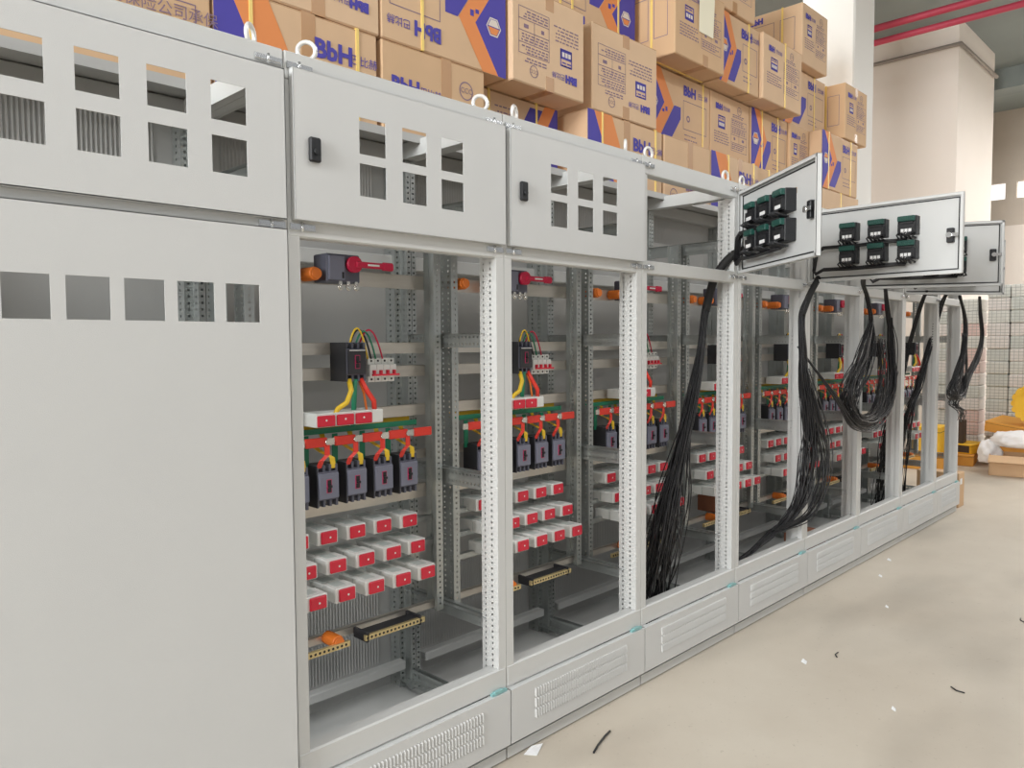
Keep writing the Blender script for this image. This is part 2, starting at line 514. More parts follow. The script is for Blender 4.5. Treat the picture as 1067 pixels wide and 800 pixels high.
    # kick plate with slots
    def kick():
        b = MB().box(0.003, w - 0.003, -0.022, -0.02, Z_K0, Z_K1)
        b.box(0.003, 0.005, -0.02, 0.03, Z_K0, Z_K1).box(w - 0.005, w - 0.003, -0.02, 0.03, Z_K0, Z_K1).box(0.003, w - 0.003, -0.02, 0.0, Z_K1 - 0.002, Z_K1)
        return b.mesh('kick_plate', PAINT_DOOR)
    kp = obj('kick_plate', cached(('kp', k), kick), t)
    def klouv():
        b = MB()
        for r in range(3):
            for i in range(int((w - 0.24) / 0.0135)):
                x, za = 0.12 + i * 0.0135, Z_K0 + 0.05 + r * 0.038
                b.quad([(x, -0.0222, za + 0.003), (x + 0.0055, -0.0272, za), (x + 0.0055, -0.0272, za + 0.029), (x, -0.0222, za + 0.032)])
                b.quad([(x + 0.0055, -0.0272, za), (x + 0.00552, -0.0222, za - 0.001), (x + 0.00552, -0.0222, za + 0.03), (x + 0.0055, -0.0272, za + 0.029)])
                b.quad([(x, -0.0222, za + 0.032), (x + 0.0055, -0.0272, za + 0.029), (x + 0.00552, -0.0222, za + 0.033)])
        return b.mesh('louvres', PAINT_DOOR)
    obj('louvres', cached(('kl', k), klouv), kp, kind='stuff')
    obj('base_channel', cached(('bc', k), lambda: MB().box(0.004, w - 0.004, 0.0, 0.6, 0.006, 0.044).box(0.004, w - 0.004, 0.03, 0.6, 0.044, 0.10).box(0.05, w - 0.05, 0.03, 0.57, 0.0, 0.006).mesh('base_channel', PAINT)), t)
    # lifting eyes
    def eye():
        b = MB().ring((0, 0, 0.036), 0.024, 0.0065, (1, 0, 0), (0, 0, 1), 20, 8)
        b.tube([(0, 0, 0), (0, 0, 0.012)], 0.013, 10)
        return b.mesh('lifting_eye', CHROME_EYE)
    for x, rz in ((0.085, 0.1), (w - 0.075, -0.05)):
        obj('lifting_eye', cached('eye', eye), t, (x, 0.03, Z_TOP - 0.012), (0, 0, EYE_TURN.get((round(t.location.x, 2), x < 0.2), rz)))
    # hinges and latch strips at the four seams
    def hinge():
        b = MB().box(0, 0.075, -0.004, 0.0, 0, 0.016).box(0.0, 0.03, -0.008, -0.003, 0.003, 0.013).box(0.04, 0.07, -0.007, -0.003, 0.004, 0.012)
        b.tube([(0.035, -0.006, -0.004), (0.035, -0.006, 0.02)], 0.004, 8)
        return b.mesh('hinge', CHROME)
    def hinge_film():
        b = MB().box(0, 0.07, -0.012, 0.0, 0, 0.008).box(0.01, 0.05, -0.016, -0.002, 0.004, 0.013)
        return b.mesh('hinge', FILM)
    for x in (0.006, w - 0.082):
        obj('hinge', cached('hinge', hinge), t, (x, -0.001, Z_MID1 - 0.036))
        obj('hinge', cached('hinge', hinge), t, (x, -0.001, 2.168))
    obj('hinge', cached('hinge_f', hinge_film), t, (w - 0.08, -0.002, Z_K1), label='small hinge plate wrapped in teal film')

EYE_TURN = {(0.24, False): 0.7, (1.04, True): -0.7, (1.04, False): -0.6, (1.84, True): 0.45, (1.84, False): 0.6, (2.64, True): -0.1}
CHROME_EYE = mat('white_zinc_eye', rgb(232, 230, 226), 0.3, 0.3)

D0, D1, DZ0, DZ1 = 0.012, 0.788, 1.776, 2.166
WIN = [(a, a + 0.09, z, z + h) for a in (0.213, 0.362, 0.510) for z, h in ((1.862, 0.09), (1.978, 0.1))]

def meter():
    b = MB()
    b.cbox(-0.045, 0.045, 0, 0.05, -0.047, 0.047, 0.003, 0)
    b.box(-0.04, 0.04, 0.05, 0.062, -0.04, 0.005, 0)
    b.box(-0.046, 0.0465, 0.01, 0.03, -0.02, 0.02, 0)
    b.box(-0.03, 0.03, 0.05, 0.058, 0.008, 0.018, 0)
    rr = random.Random(2)
    for i in range(9):
        x = -0.034 + i * 0.0085
        b.tube([(x, 0.06, -0.034), (x + rr.uniform(-.006, .006), 0.075 + rr.uniform(0, .012), -0.05), (x + rr.uniform(-.012, .012), 0.05, -0.064), (x + rr.uniform(.0, .03), 0.03, -0.066)], 0.004, 5)
    return b.mesh('meter', BLACK)

def meter_terminals():
    b = MB().cbox(-0.04, 0.04, 0.04, 0.068, 0.02, 0.046, 0.002)
    for i in range(8):
        b.box(-0.036 + i * 0.0095, -0.0272 + i * 0.0095, 0.066, 0.07, 0.026, 0.04)
    return b.mesh('terminal_strip', PCBG)

def meter_tag():
    b = MB()
    for i in range(3):
        b.box(-0.026 + i * 0.018, -0.012 + i * 0.018, 0.062, 0.0635, -0.04 - 0.004 * (i % 2), -0.018)
    return b.mesh('tag', TAG)

def lock():
    b = MB().cbox(-0.017, 0.017, -0.014, 0, -0.032, 0.032, 0.004)
    b.tube([(0.0, -0.014, -0.006), (0.0, -0.02, -0.006)], 0.008, 10)
    return b.mesh('lock', BLACK)

def door(t, w, rects, z0, z1, open_deg=None, meters=False, lock_x=None, lock_z=None, name='upper_door'):
    """sheet door with a folded edge; hinged at the right; door coordinates start at its left edge"""
    dw, dh = w - 0.024, z1 - z0
    key = ('door', name, round(w, 3), len(rects))
    def mk():
        rr = [(a - D0, b - D0, c - z0, d - z0) for a, b, c, d in rects]
        b = MB().plate(dw, dh, rr, 0.002, lambda u, v, n: (u - dw, -0.022 + n, v))
        b.box(-dw, -dw + 0.002, -0.022, 0, 0, dh).box(-0.002, 0, -0.022, 0, 0, dh)
        b.box(-dw, 0, -0.022, 0, 0, 0.002).box(-dw, 0, -0.022, 0, dh - 0.002, dh)
        for (x0, x1, za, zb) in ((-dw, -dw + 0.014, 0, dh), (-0.014, 0, 0, dh), (-dw, 0, 0, 0.014), (-dw, 0, dh - 0.014, dh)):
            b.box(x0, x1, -0.002, 0, za, zb)
        return b.mesh(name, PAINT_DOOR)
    d = obj(name, cached(key, mk), t, (w - 0.012, -0.002, z0), (0, 0, math.radians(open_deg or 0)))
    def gasket():
        b = MB()
        e = 0.02
        b.box(-dw + e, -e, -0.02, -0.0165, e, e + 0.005).box(-dw + e, -e, -0.02, -0.0165, dh - e - 0.005, dh - e)
        b.box(-dw + e, -dw + e + 0.005, -0.02, -0.0165, e, dh - e).box(-e - 0.005, -e, -0.02, -0.0165, e, dh - e)
        return b.mesh('gasket', RUBBER)
    obj('gasket', cached(('gasket', key), gasket), d)
    if lock_x is not None:
        obj('lock', cached('lock', lock), d, (lock_x - 0.012 - dw, -0.022, lock_z - z0))
        obj('latch', cached('latch', lambda: MB().cbox(-0.016, 0.016, -0.02, 0.004, -0.035, 0.035, 0.003).box(-0.04, -0.005, 0.014, 0.018, -0.008, 0.008, 1).tube([(0, 0.004, 0), (0, 0.022, 0)], 0.013, 12, 1).mesh('latch', [BLACK, CHROME])), d, (lock_x - 0.012 - dw, 0, lock_z - z0))
    if meters:
        for a, b_, c, e in rects:
            lx = ((a + b_) / 2) - 0.012 - dw
            lz = (c + e) / 2 - z0
            obj('panel_meter', cached('meter', meter), d, (lx, -0.02, lz))
            obj('terminal_strip', cached('meter_t', meter_terminals), d, (lx, -0.02, lz))
            obj('meter_tag', cached('meter_g', meter_tag), d, (lx, -0.02, lz))
        def loom():
            b = MB()
            rr = random.Random(3)
            for row in (1.862 - 0.022, 1.978 - 0.02):
                for j in range(7):
                    zz = row - z0 + rr.uniform(-0.008, 0.008)
                    yy = 0.02 + rr.uniform(-0.012, 0.012)
                    b.tube([(0.213 - 0.012 - dw + 0.05, yy, zz), (0.36 - dw, yy, zz + rr.uniform(-.004, .004)), (0.5 - dw, yy, zz - 0.004), (-0.10, yy, zz), (-0.06, yy, zz - 0.02), (-0.045, yy, 0.06)], 0.0045, 5)
            return b.mesh('wire_loom', WIRE)
        obj('wire_loom', cached('loom', loom), d)
    return d

# ---- electrical parts -------------------------------------------------
def mccb_body(wd=0.078, h=0.135, dp=0.085, poles=3):
    b = MB()
    x = wd / 2
    b.box(-x, x, 0.03, dp, -h / 2, h / 2, 1)
    b.cbox(-x, x, 0.006, 0.032, -h * 0.34, h * 0.34, 0.003, 0)
    b.box(-x - 0.001, -x + 0.002, 0.008, dp, -h / 2, h / 2, 1)
    for i in range(poles + 1):
        xx = -x + 0.004 + i * (wd - 0.008) / poles
        for s in (1, -1):
            za, zb = sorted((s * h * 0.33, s * h * 0.5))
            b.box(xx - 0.004, xx + 0.004, 0.012, 0.034, za, zb, 0)
    for i in range(poles):
        xx = -x + 0.004 + (i + 0.5) * (wd - 0.008) / poles
        for s in (1, -1):
            b.tube([(xx, 0.031, s * h * 0.43), (xx, 0.026, s * h * 0.43)], 0.006, 8, 2)
    return b.mesh('circuit_breaker', [BRK, BRK_DARK, COPPER])

def mccb_face():
    b = MB().cbox(-0.0365, 0.0365, 0.0, 0.008, -0.041, 0.041, 0.002)
    b.box(-0.03, 0.03, -0.0008, 0.001, 0.022, 0.03)
    return b.mesh('face_plate', BRK_FACE)

def mccb_toggle():
    b = MB().box(-0.01, 0.008, -0.002, 0.002, -0.022, 0.022, 1).box(-0.008, 0.006, -0.003, -0.0015, 0.004, 0.02, 0).box(-0.008, 0.006, -0.003, -0.0015, -0.02, -0.005, 0).cbox(-0.007, 0.005, -0.012, 0.0, -0.004, 0.004, 0.001, 0)
    return b.mesh('toggle', [BLACK, PINK])

def module_body():
    b = MB().cbox(-0.038, 0.038, 0.0, 0.075, -0.024, 0.024, 0.003, 0)
    b.cbox(-0.037, 0.037, 0.076, 0.16, -0.024, 0.021, 0.003, 0)
    b.box(-0.037, 0.037, 0.074, 0.078, -0.02, 0.017, 1)
    b.box(-0.024, 0.014, 0.022, 0.066, 0.0235, 0.0252, 1)
    b.box(-0.024, 0.02, 0.095, 0.14, 0.0205, 0.0222, 1)
    return b.mesh('breaker_module', [WHITE, WHITE_CLEAR])

def module_cover():
    return MB().cbox(-0.0272, 0.031, -0.008, 0.001, -0.02, 0.02, 0.003, 0).disc((0.004, -0.0085, 0), 0.0035, (1, 0, 0), (0, 0, 1), 10, 1).mesh('red_cover', [RED, WHITE])

def ribbed_insulator():
    b = MB()
    pts, rs = [], []
    for i in range(6):
        y = -0.012 * i
        pts += [(0, y, 0), (0, y - 0.006, 0)]
        rs += [0.022, 0.0175]
    b.tube(pts, rs, 14)
    b.tube([(0, -0.068, 0), (0, -0.074, 0)], 0.017, 14)
    return b.mesh('insulator', ORANGE)

def terminal_bar(L):
    b = MB().box(0, L, 0, 0.012, 0, 0.018, 0)
    for i in range(int(L / 0.016)):
        x = 0.008 + i * 0.016
        b.disc((x, -0.0006, 0.009), 0.0045, (1, 0, 0), (0, 0, 1), 8, 1)
    return b.mesh('terminal_bar', [BRASS, BLACK])

def bent(pts, wd, th, m=0):
    """flat strip following points in a vertical plane"""
    b = MB()
    for p, q in zip(pts[:-1], pts[1:]):
        (x0, y0, z0), (x1, y1, z1) = p, q
        b.quad([(x0 - wd / 2, y0, z0), (x0 + wd / 2, y0, z0), (x1 + wd / 2, y1, z1), (x1 - wd / 2, y1, z1)], m)
        b.quad([(x0 - wd / 2, y0 + th, z0), (x0 + wd / 2, y0 + th, z0), (x1 + wd / 2, y1 + th, z1), (x1 - wd / 2, y1 + th, z1)], m)
        b.quad([(x0 - wd / 2, y0, z0), (x0 - wd / 2, y0 + th, z0), (x1 - wd / 2, y1 + th, z1), (x1 - wd / 2, y1, z1)], m)
    return b

def arc_wire(a, b, top, r, m, n=10):
    a, b = Vector(a), Vector(b)
    pts = []
    for i in range(n + 1):
        s = i / n
        p = a.lerp(b, s)
        p.z += top * 4 * s * (1 - s)
        pts.append(p)
    return MB().tube(pts, r, 6, m)

def interior(t, w, seed):
    rr = random.Random(seed)
    k = round(w, 3)
    ncol = 5 if w > 0.7 else 3
    cols = [0.184 + 0.108 * i for i in range(ncol)]
    x0, x1 = 0.03, w - 0.03
    # mounting rails
    for z0, z1, y, ma in ((1.645, 1.695, 0.367, ZINC), (1.415, 1.455, 0.367, ZINC), (1.332, 1.372, 0.367, ZINC), (1.19, 1.23, 0.367, ZINC),
                          (1.03, 1.06, 0.375, ZINC), (0.885, 0.935, 0.37, ZINC), (0.795, 0.815, 0.36, GALV), (0.71, 0.73, 0.34, GALV), (0.63, 0.65, 0.32, GALV), (0.475, 0.50, 0.33, ZINC)):
        def mk():
            b = MB().box(x0, x1, y, y + 0.003, z0, z1).box(x0, x1, y, y + 0.02, z1 - 0.002, z1)
            return b.mesh('mounting_rail', ma)
        obj('mounting_rail', cached(('rail', z0, k), mk), t)
    # rotary main switch
    if w > 0.7:
        sw = obj('main_switch', cached('msw', lambda: MB().cbox(0.295, 0.42, 0.285, 0.365, 1.648, 1.738, 0.004, 0).box(0.30, 0.355, 0.275, 0.287, 1.655, 1.73, 1)
            .box(0.345, 0.352, 0.274, 0.28, 1.66, 1.68, 2).mesh('main_switch', [BRK, BRK_FACE, BLACK])), t)
        obj('rotary_handle', cached('rot', lambda: MB().tube([(0.388, 0.285, 1.706), (0.388, 0.262, 1.706)], 0.026, 18).cbox(0.388, 0.53, 0.255, 0.268, 1.696, 1.716, 0.004).cbox(0.49, 0.535, 0.253, 0.27, 1.692, 1.719, 0.005).mesh('rotary_handle', REDH)), sw)
        obj('handle_stripe', cached('rots', lambda: MB().box(0.43, 0.475, 0.2535, 0.256, 1.703, 1.709).mesh('handle_stripe', WHITE)), sw)
        for i in range(3):
            obj('terminal_lug', cached('lug', lambda: MB().ring((0, 0, 0), 0.008, 0.003, (1, 0, 0), (0, 0, 1), 10, 6).tube([(0, 0.004, 0), (0, -0.006, 0)], 0.0055, 8).box(-0.006, 0.006, 0, 0.004, 0, 0.02).mesh('terminal_lug', COPPER)), sw, (0.345 + i * 0.03, 0.285, 1.632))
    obj('insulator', cached('ins', ribbed_insulator), t, (0.262, 0.362, 1.672))
    obj('insulator', cached('ins', ribbed_insulator), t, (0.09, 0.362, 1.672))
    # incoming breaker and four pole mini breaker
    bk = obj('circuit_breaker', cached('bigmccb', lambda: mccb_body(0.078, 0.127, 0.10)), t, (0.393, 0.268, 1.392))
    obj('face_plate', cached('bigface', lambda: MB().cbox(-0.034, 0.034, 0.0, 0.008, -0.04, 0.04, 0.002).mesh('face_plate', BRK_DARK)), bk)
    obj('toggle', cached('tog', mccb_toggle), bk)
    obj('white_stripe', cached('bstripe', lambda: MB().box(-0.03, 0.03, -0.0015, 0.001, 0.036, 0.039).mesh('white_stripe', TAG)), bk)
    def mini():
        b = MB()
        for i in range(4):
            xa = i * 0.0275
            b.cbox(xa, xa + 0.0268, 0.012, 0.075, 0, 0.08, 0.002, 0)
            b.cbox(xa, xa + 0.0268, 0.0, 0.02, 0.018, 0.06, 0.002, 0)
            for zz in (0.009, 0.071):
                b.tube([(xa + 0.0134, 0.013, zz), (xa + 0.0134, 0.011, zz)], 0.004, 8, 1)
        return b.mesh('mini_breaker', [WHITE, BLACK])
    if w > 0.7:
        mn = obj('mini_breaker', cached('mini', mini), t, (0.458, 0.292, 1.322))
        obj('toggle_bar', cached('tbar', lambda: MB().box(0.002, 0.112, -0.014, -0.008, 0.021, 0.027).box(0.01, 0.016, -0.012, 0.002, 0.022, 0.04).box(0.037, 0.043, -0.012, 0.002, 0.022, 0.04).box(0.065, 0.071, -0.012, 0.002, 0.022, 0.04).box(0.092, 0.098, -0.012, 0.002, 0.022, 0.04).mesh('toggle_bar', RED)), mn)
        for i, (a, b_, top, ma) in enumerate((((0.385, 0.30, 1.45), (0.455, 0.30, 1.40), 0.075, BUSYEL), ((0.40, 0.32, 1.45), (0.472, 0.305, 1.40), 0.07, BLACK), ((0.415, 0.31, 1.45), (0.487, 0.30, 1.40), 0.065, BUSGRN), ((0.43, 0.31, 1.45), (0.515, 0.30, 1.40), 0.07, REDH))):
            obj('jumper_wire', cached(('jw', i), lambda: arc_wire(a, b_, top, 0.0032, 0).mesh('jumper_wire', ma)), t)
    # feeders down to the triple module and busbars
    for i, (pts, ma) in enumerate((([(0.37, 0.285, 1.335), (0.368, 0.27, 1.30), (0.345, 0.262, 1.262), (0.312, 0.262, 1.245), (0.305, 0.27, 1.225)], BUSYEL),
                                   ([(0.393, 0.285, 1.335), (0.393, 0.29, 1.28), (0.393, 0.30, 1.18)], BUSGRN),
                                   ([(0.415, 0.285, 1.335), (0.425, 0.268, 1.30), (0.45, 0.262, 1.262), (0.458, 0.27, 1.225)], BUSRED),
                                   ([(0.41, 0.29, 1.335), (0.42, 0.275, 1.29), (0.428, 0.27, 1.225)], ORANGE))):
        obj('feeder_cable', cached(('feed', i), lambda: MB().tube(pts, 0.0085 if i < 3 else 0.004, 8).mesh('feeder_cable', ma)), t)
    for i in range(4):
        xx = 0.263 + 0.07 * i
        if i < 3:
            md = obj('breaker_module', cached('trip', lambda: MB().cbox(-0.0345, 0.0345, 0.0, 0.10, -0.022, 0.022, 0.003).mesh('breaker_module', WHITE)), t, (xx, 0.255, 1.212))
            obj('red_cover', cached('tripc', lambda: MB().cbox(-0.032, 0.032, -0.007, 0.001, -0.02, 0.015, 0.003, 0).disc((-0.002, -0.0075, 0), 0.0035, (1, 0, 0), (0, 0, 1), 10, 1).mesh('red_cover', [RED, WHITE])), md)
        else:
            obj('breaker_module', cached('tripw', lambda: MB().cbox(-0.034, 0.012, 0.0, 0.10, -0.022, 0.022, 0.003).mesh('breaker_module', WHITE)), t, (xx, 0.258, 1.212))
    # busbars
    xe = cols[-1] + 0.10
    for nm, y, z, ma in (('yellow', 0.39, 1.168, BUSYEL), ('green', 0.348, 1.158, BUSGRN)):
        obj('busbar', cached(('bus', nm, k), lambda: MB().cbox(0.06, xe - 0.02, y, y + 0.006, z, z + 0.018, 0.001).mesh('busbar', ma)), t)
    def redbus():
        b = MB().box(0.08, xe, 0.302, 0.306, 1.126, 1.148, 1)
        for i in range(ncol + 1):
            a = cols[0] - 0.108 + 0.032 + i * 0.108
            b.cbox(a, a + 0.078, 0.298, 0.309, 1.122, 1.152, 0.002, 0)
        for i in range(ncol):
            b.tube([(cols[i], 0.302, 1.137), (cols[i], 0.290, 1.137)], 0.009, 8, 1)
        return b.mesh('busbar', [BUSRED, COPPER])
    obj('busbar', cached(('redbus', k), redbus), t)
    for c in cols:
        # drop links from each busbar down to the breaker
        obj('drop_link', cached(('dl', 'r'), lambda: bent([(0.0, 0.296, 1.13), (0.0, 0.296, 1.095), (-0.028, 0.285, 1.08), (-0.03, 0.30, 1.055)], 0.018, 0.003).mesh('drop_link', BUSRED)), t, (c, 0, 0))
        obj('drop_link', cached(('dl', 'g'), lambda: bent([(-0.045, 0.35, 1.155), (-0.045, 0.35, 1.05)], 0.02, 0.003).mesh('drop_link', BUSGRN)), t, (c, 0, 0))
        obj('drop_link', cached(('dl', 'y'), lambda: bent([(0.03, 0.384, 1.17), (0.03, 0.36, 1.12), (-0.012, 0.345, 1.115), (-0.012, 0.31, 1.105), (0.02, 0.30, 1.085), (0.026, 0.302, 1.05)], 0.018, 0.003).mesh('drop_link', BUSYEL)), t, (c, 0, 0))
        b = obj('circuit_breaker', cached('mccb', mccb_body), t, (c, 0.288, 0.996))
        obj('face_plate', cached('mface', mccb_face), b)
        obj('toggle', cached('tog', mccb_toggle), b)
    # three stepped rows of outgoing modules
    for row, (y, z) in enumerate(((0.30, 0.828), (0.25, 0.744), (0.20, 0.664))):
        for c in cols:
            md = obj('breaker_module', cached('mod', module_body), t, (c, y + rr.uniform(-0.004, 0.004), z), (0, 0, rr.uniform(-0.02, 0.02)))
            obj('red_cover', cached('modc', module_cover), md)
    # neutral and earth bars on the low rail
    obj('insulator', cached('ins', ribbed_insulator), t, (0.30, 0.33, 0.49))
    obj('terminal_bar', cached('tb18', lambda: terminal_bar(0.2)), t, (0.135, 0.25, 0.472))
    if w > 0.7:
        obj('bar_holder', cached('bh', lambda: MB().cbox(0.40, 0.41, 0.25, 0.33, 0.462, 0.497, 0.002).cbox(0.62, 0.63, 0.25, 0.33, 0.462, 0.497, 0.002).box(0.41, 0.62, 0.262, 0.31, 0.486, 0.49).mesh('bar_holder', BRK_DARK)), t)
        obj('terminal_bar', cached('tb22', lambda: terminal_bar(0.25)), t, (0.395, 0.25, 0.47))

def cabinet(x, label, w=W8, closed=True, angle=None, has_upper=True, seed=0):
    t = thing('switchgear_cabinet', label, 'cabinet', (x, 0, 0), group='switchgear cabinets in one row')
    frame(t, w)
    return t

BX = [1.036 + 0.8 * i for i in range(-1, 9)]

# first cabinet: both doors closed
c = cabinet(BX[0], 'leftmost cabinet, its tall grey lower door shut and pierced by a row of square cut-outs')
door(c, W8, [(0.152 + 0.147 * i, 0.241 + 0.147 * i, z, z + h) for i in range(4) for z, h in ((1.865, 0.088), (1.99, 0.092))], DZ0 - 0.003, DZ1 - 0.012)
door(c, W8, [(0.15 + 0.117 * i, 0.238 + 0.117 * i, 1.506, 1.6) for i in range(5)], 0.262, 1.748, name='lower_door')
for zz in (1.415, 1.332, 0.9, 0.6):
    obj('mounting_rail', cached(('rail1', zz), lambda: MB().box(0.03, 0.77, 0.367, 0.37, zz, zz + 0.04).mesh('mounting_rail', ZINC)), c)

labels = {
    1: 'open grey cabinet beside the tall shut door, upper door closed with six square cut-outs',
    2: 'third cabinet from left, farther of two with six-window shut doors',
    3: 'open cabinet holding the straight black wire bundle, upper door swung steeply back',
    4: 'open cabinet whose upper door sticks straight out beside the steeply swung one',
    5: 'open cabinet behind the big black wire loops, its swung door partly hidden',
    6: 'third cabinet from the far end of the row, lower compartment open',
    7: 'second cabinet from the far end of the row, slim dark strand inside',
    8: 'narrow end cabinet at the far end of the row beside the brown board',
}
angles = {3: -130 + 180, 4: -93 + 180, 5: -64 + 180, 6: -38 + 180}
for i in range(1, 9):
    w = 0.62 if i == 8 else W8
    cb = cabinet(BX[i], labels[i], w)
    interior(cb, w, i)
    if i in (1, 2):
        door(cb, w, WIN, DZ0, DZ1, lock_x=0.068, lock_z=1.962)
    elif i in angles:
        # swung on its right hinge: 0 is shut, positive turns outward
        door(cb, w, WIN, DZ0, DZ1, open_deg=angles[i], meters=True, lock_x=0.068, lock_z=1.962)

# ------------------------------------------------------------------ cartons
def P(b, pts, w, h, m, flip, y=-0.0012):
    q = []
    for u, v in pts:
        if flip:
            u, v = 1 - u, 1 - v
        q.append((u * w, y, v * h))
    b.quad(q, m)

def rect(b, u0, u1, v0, v1, w, h, m, flip, y=-0.0012):
    P(b, [(u0, v0), (u1, v0), (u1, v1), (u0, v1)], w, h, m, flip, y)

def outline(b, u0, u1, v0, v1, w, h, m, flip, t=0.006):
    a, c = t / w, t / h
    n = len(b.v)
    for u, v in ((u0, v0), (u1, v0), (u1, v1), (u0, v1), (u0 + a, v0 + c), (u1 - a, v0 + c), (u1 - a, v1 - c), (u0 + a, v1 - c)):
        if flip:
            u, v = 1 - u, 1 - v
        b.v.append((u * w, -0.0012, v * h))
    for i in range(4):
        j = (i + 1) % 4
        b.f.append((n + i, n + j, n + 4 + j, n + 4 + i)); b.m.append(m); b.s.append(False)

def lines(b, u0, u1, v0, v1, n, w, h, flip, m=3, seed=1):
    r = random.Random(seed)
    for i in range(n):
        v = v0 + (v1 - v0) * i / max(1, n - 1)
        u = u0
        e = u1 - r.uniform(0, 0.25) * (u1 - u0)
        while u < e:
            l = r.uniform(0.012, 0.035) / w
            rect(b, u, min(e, u + l), v, v + 0.007 / h, w, h, m, flip)
            u += l + 0.008 / w

def rounded(b, uc, vc, rad, w, h, m, flip, n=20, y=-0.0012, hole=0.8):
    for i in range(n):
        a0, a1 = 2 * math.pi * i / n, 2 * math.pi * (i + 1) / n
        P(b, [(uc + math.cos(a) * rad * k / w, vc + math.sin(a) * rad * k / h) for a, k in ((a0, 1), (a1, 1), (a1, hole), (a0, hole))], w, h, m, flip, y)

def design(kind, w, h, flip):
    """flat printing of one carton face: polygons and lettering"""
    b = MB()
    T = []
    if kind == 'chevron':
        P(b, [(0, 1), (0, 0), (.03, 0), (.27, .55), (.07, 1)], w, h, 0, flip)
        P(b, [(.07, 1), (.27, .55), (.41, .55), (.21, 1)], w, h, 1, flip)
        P(b, [(.27, .55), (.03, 0), (.17, 0), (.41, .55)], w, h, 1, flip)
        P(b, [(.20, .06), (.36, .06), (.52, .40), (.52, .56), (.42, .56)], w, h, 0, flip)
        rounded(b, .11, .53, .048, w, h, 2, flip, 6, -0.0022, 0.86)
        P(b, [(.11 + .036 / w * math.cos(a), .535 + .036 / h * math.sin(a)) for a in (0, math.pi / 3, 2 * math.pi / 3, math.pi)], w, h, 1, flip, -0.0024)
        P(b, [(.11 + .036 / w * math.cos(a), .525 + .036 / h * math.sin(a)) for a in (math.pi, 4 * math.pi / 3, 5 * math.pi / 3, 2 * math.pi)], w, h, 2, flip, -0.0024)
        rect(b, .24, .27, .42, .46, w, h, 0, flip, -0.0022); rect(b, .285, .315, .44, .50, w, h, 0, flip, -0.0022)
        outline(b, .56, .94, .28, .68, w, h, 3, flip, .004)
        rounded(b, .64, .44, .022, w, h, 3, flip, 12, hole=.5)
        lines(b, .58, .80, .14, .20, 2, w, h, flip)
        T = [('BbH', .085, .66, .81, 0), ('巴比赫', .042, .875, .806, 0)]
    elif kind == 'end':
        rect(b, .19, .35, .50, .60, w, h, 0, flip); outline(b, .185, .355, .49, .68, w, h, 0, flip, .007)
        for i in range(3):
            rect(b, .205 + i * .045, .24 + i * .045, .525, .575, w, h, 2, flip, -0.0022)
        lines(b, .20, .34, .63, .66, 2, w, h, flip, 0)
        lines(b, .09, .47, .27, .42, 5, w, h, flip)
        outline(b, .51, .92, .22, .70, w, h, 3, flip, .003)
        for v in (.34, .46, .58):
            rect(b, .51, .92, v, v + .004 / h, w, h, 3, flip)
        rect(b, .71, .71 + .003 / w, .34, .58, w, h, 3, flip)
        lines(b, .53, .90, .25, .31, 3, w, h, flip, 3, 2); lines(b, .53, .90, .49, .55, 3, w, h, flip, 3, 3); lines(b, .53, .90, .61, .67, 3, w, h, flip, 3, 4)
        rect(b, .58, .62, .39, .43, w, h, 3, flip); rect(b, .79, .85, .39, .43, w, h, 3, flip)
        lines(b, .55, .88, .73, .76, 2, w, h, flip, 3, 6)
        rounded(b, .72, .85, .03, w, h, 3, flip, 18, hole=.86)
        T = [('BbH', .05, .20, .80, 0), ('巴比赫', .033, .385, .797, 0), ('CCC', .026, .72, .85, 3)]
    elif kind == 'side':
        P(b, [(0, 1), (.08, 1), (.40, 0), (0, 0)], w, h, 0, flip)
        P(b, [(.08, 1), (.30, 1), (.62, 0), (.40, 0)], w, h, 1, flip)
        T = [('BbH', .098, .70, .735, 0), ('巴比赫', .043, .905, .728, 0)]
    elif kind == 'plain':
        lines(b, .66, .94, .54, .62, 2, w, h, flip, 3, 5)
        rounded(b, .80, .76, .042, w, h, 3, flip, 18, hole=.86)
        T = [('BbH', .085, .21, .63, 0), ('巴比赫', .04, .445, .625, 0), ('CCC', .034, .80, .76, 3)]
    elif kind == 'insured':
        outline(b, .45, .93, .55, .78, w, h, 3, flip, .004)
        lines(b, .47, .9, .81, .84, 1, w, h, flip, 3, 9)
        T = [('中国人民保险公司承保', .052, .68, .69, 3)]
    elif kind == 'boxes':
        outline(b, .12, .62, .25, .8, w, h, 3, flip, .004); outline(b, .7, .9, .25, .8, w, h, 3, flip, .004)
        T = [('BbH', .06, .38, .88, 0)]
    return b, T

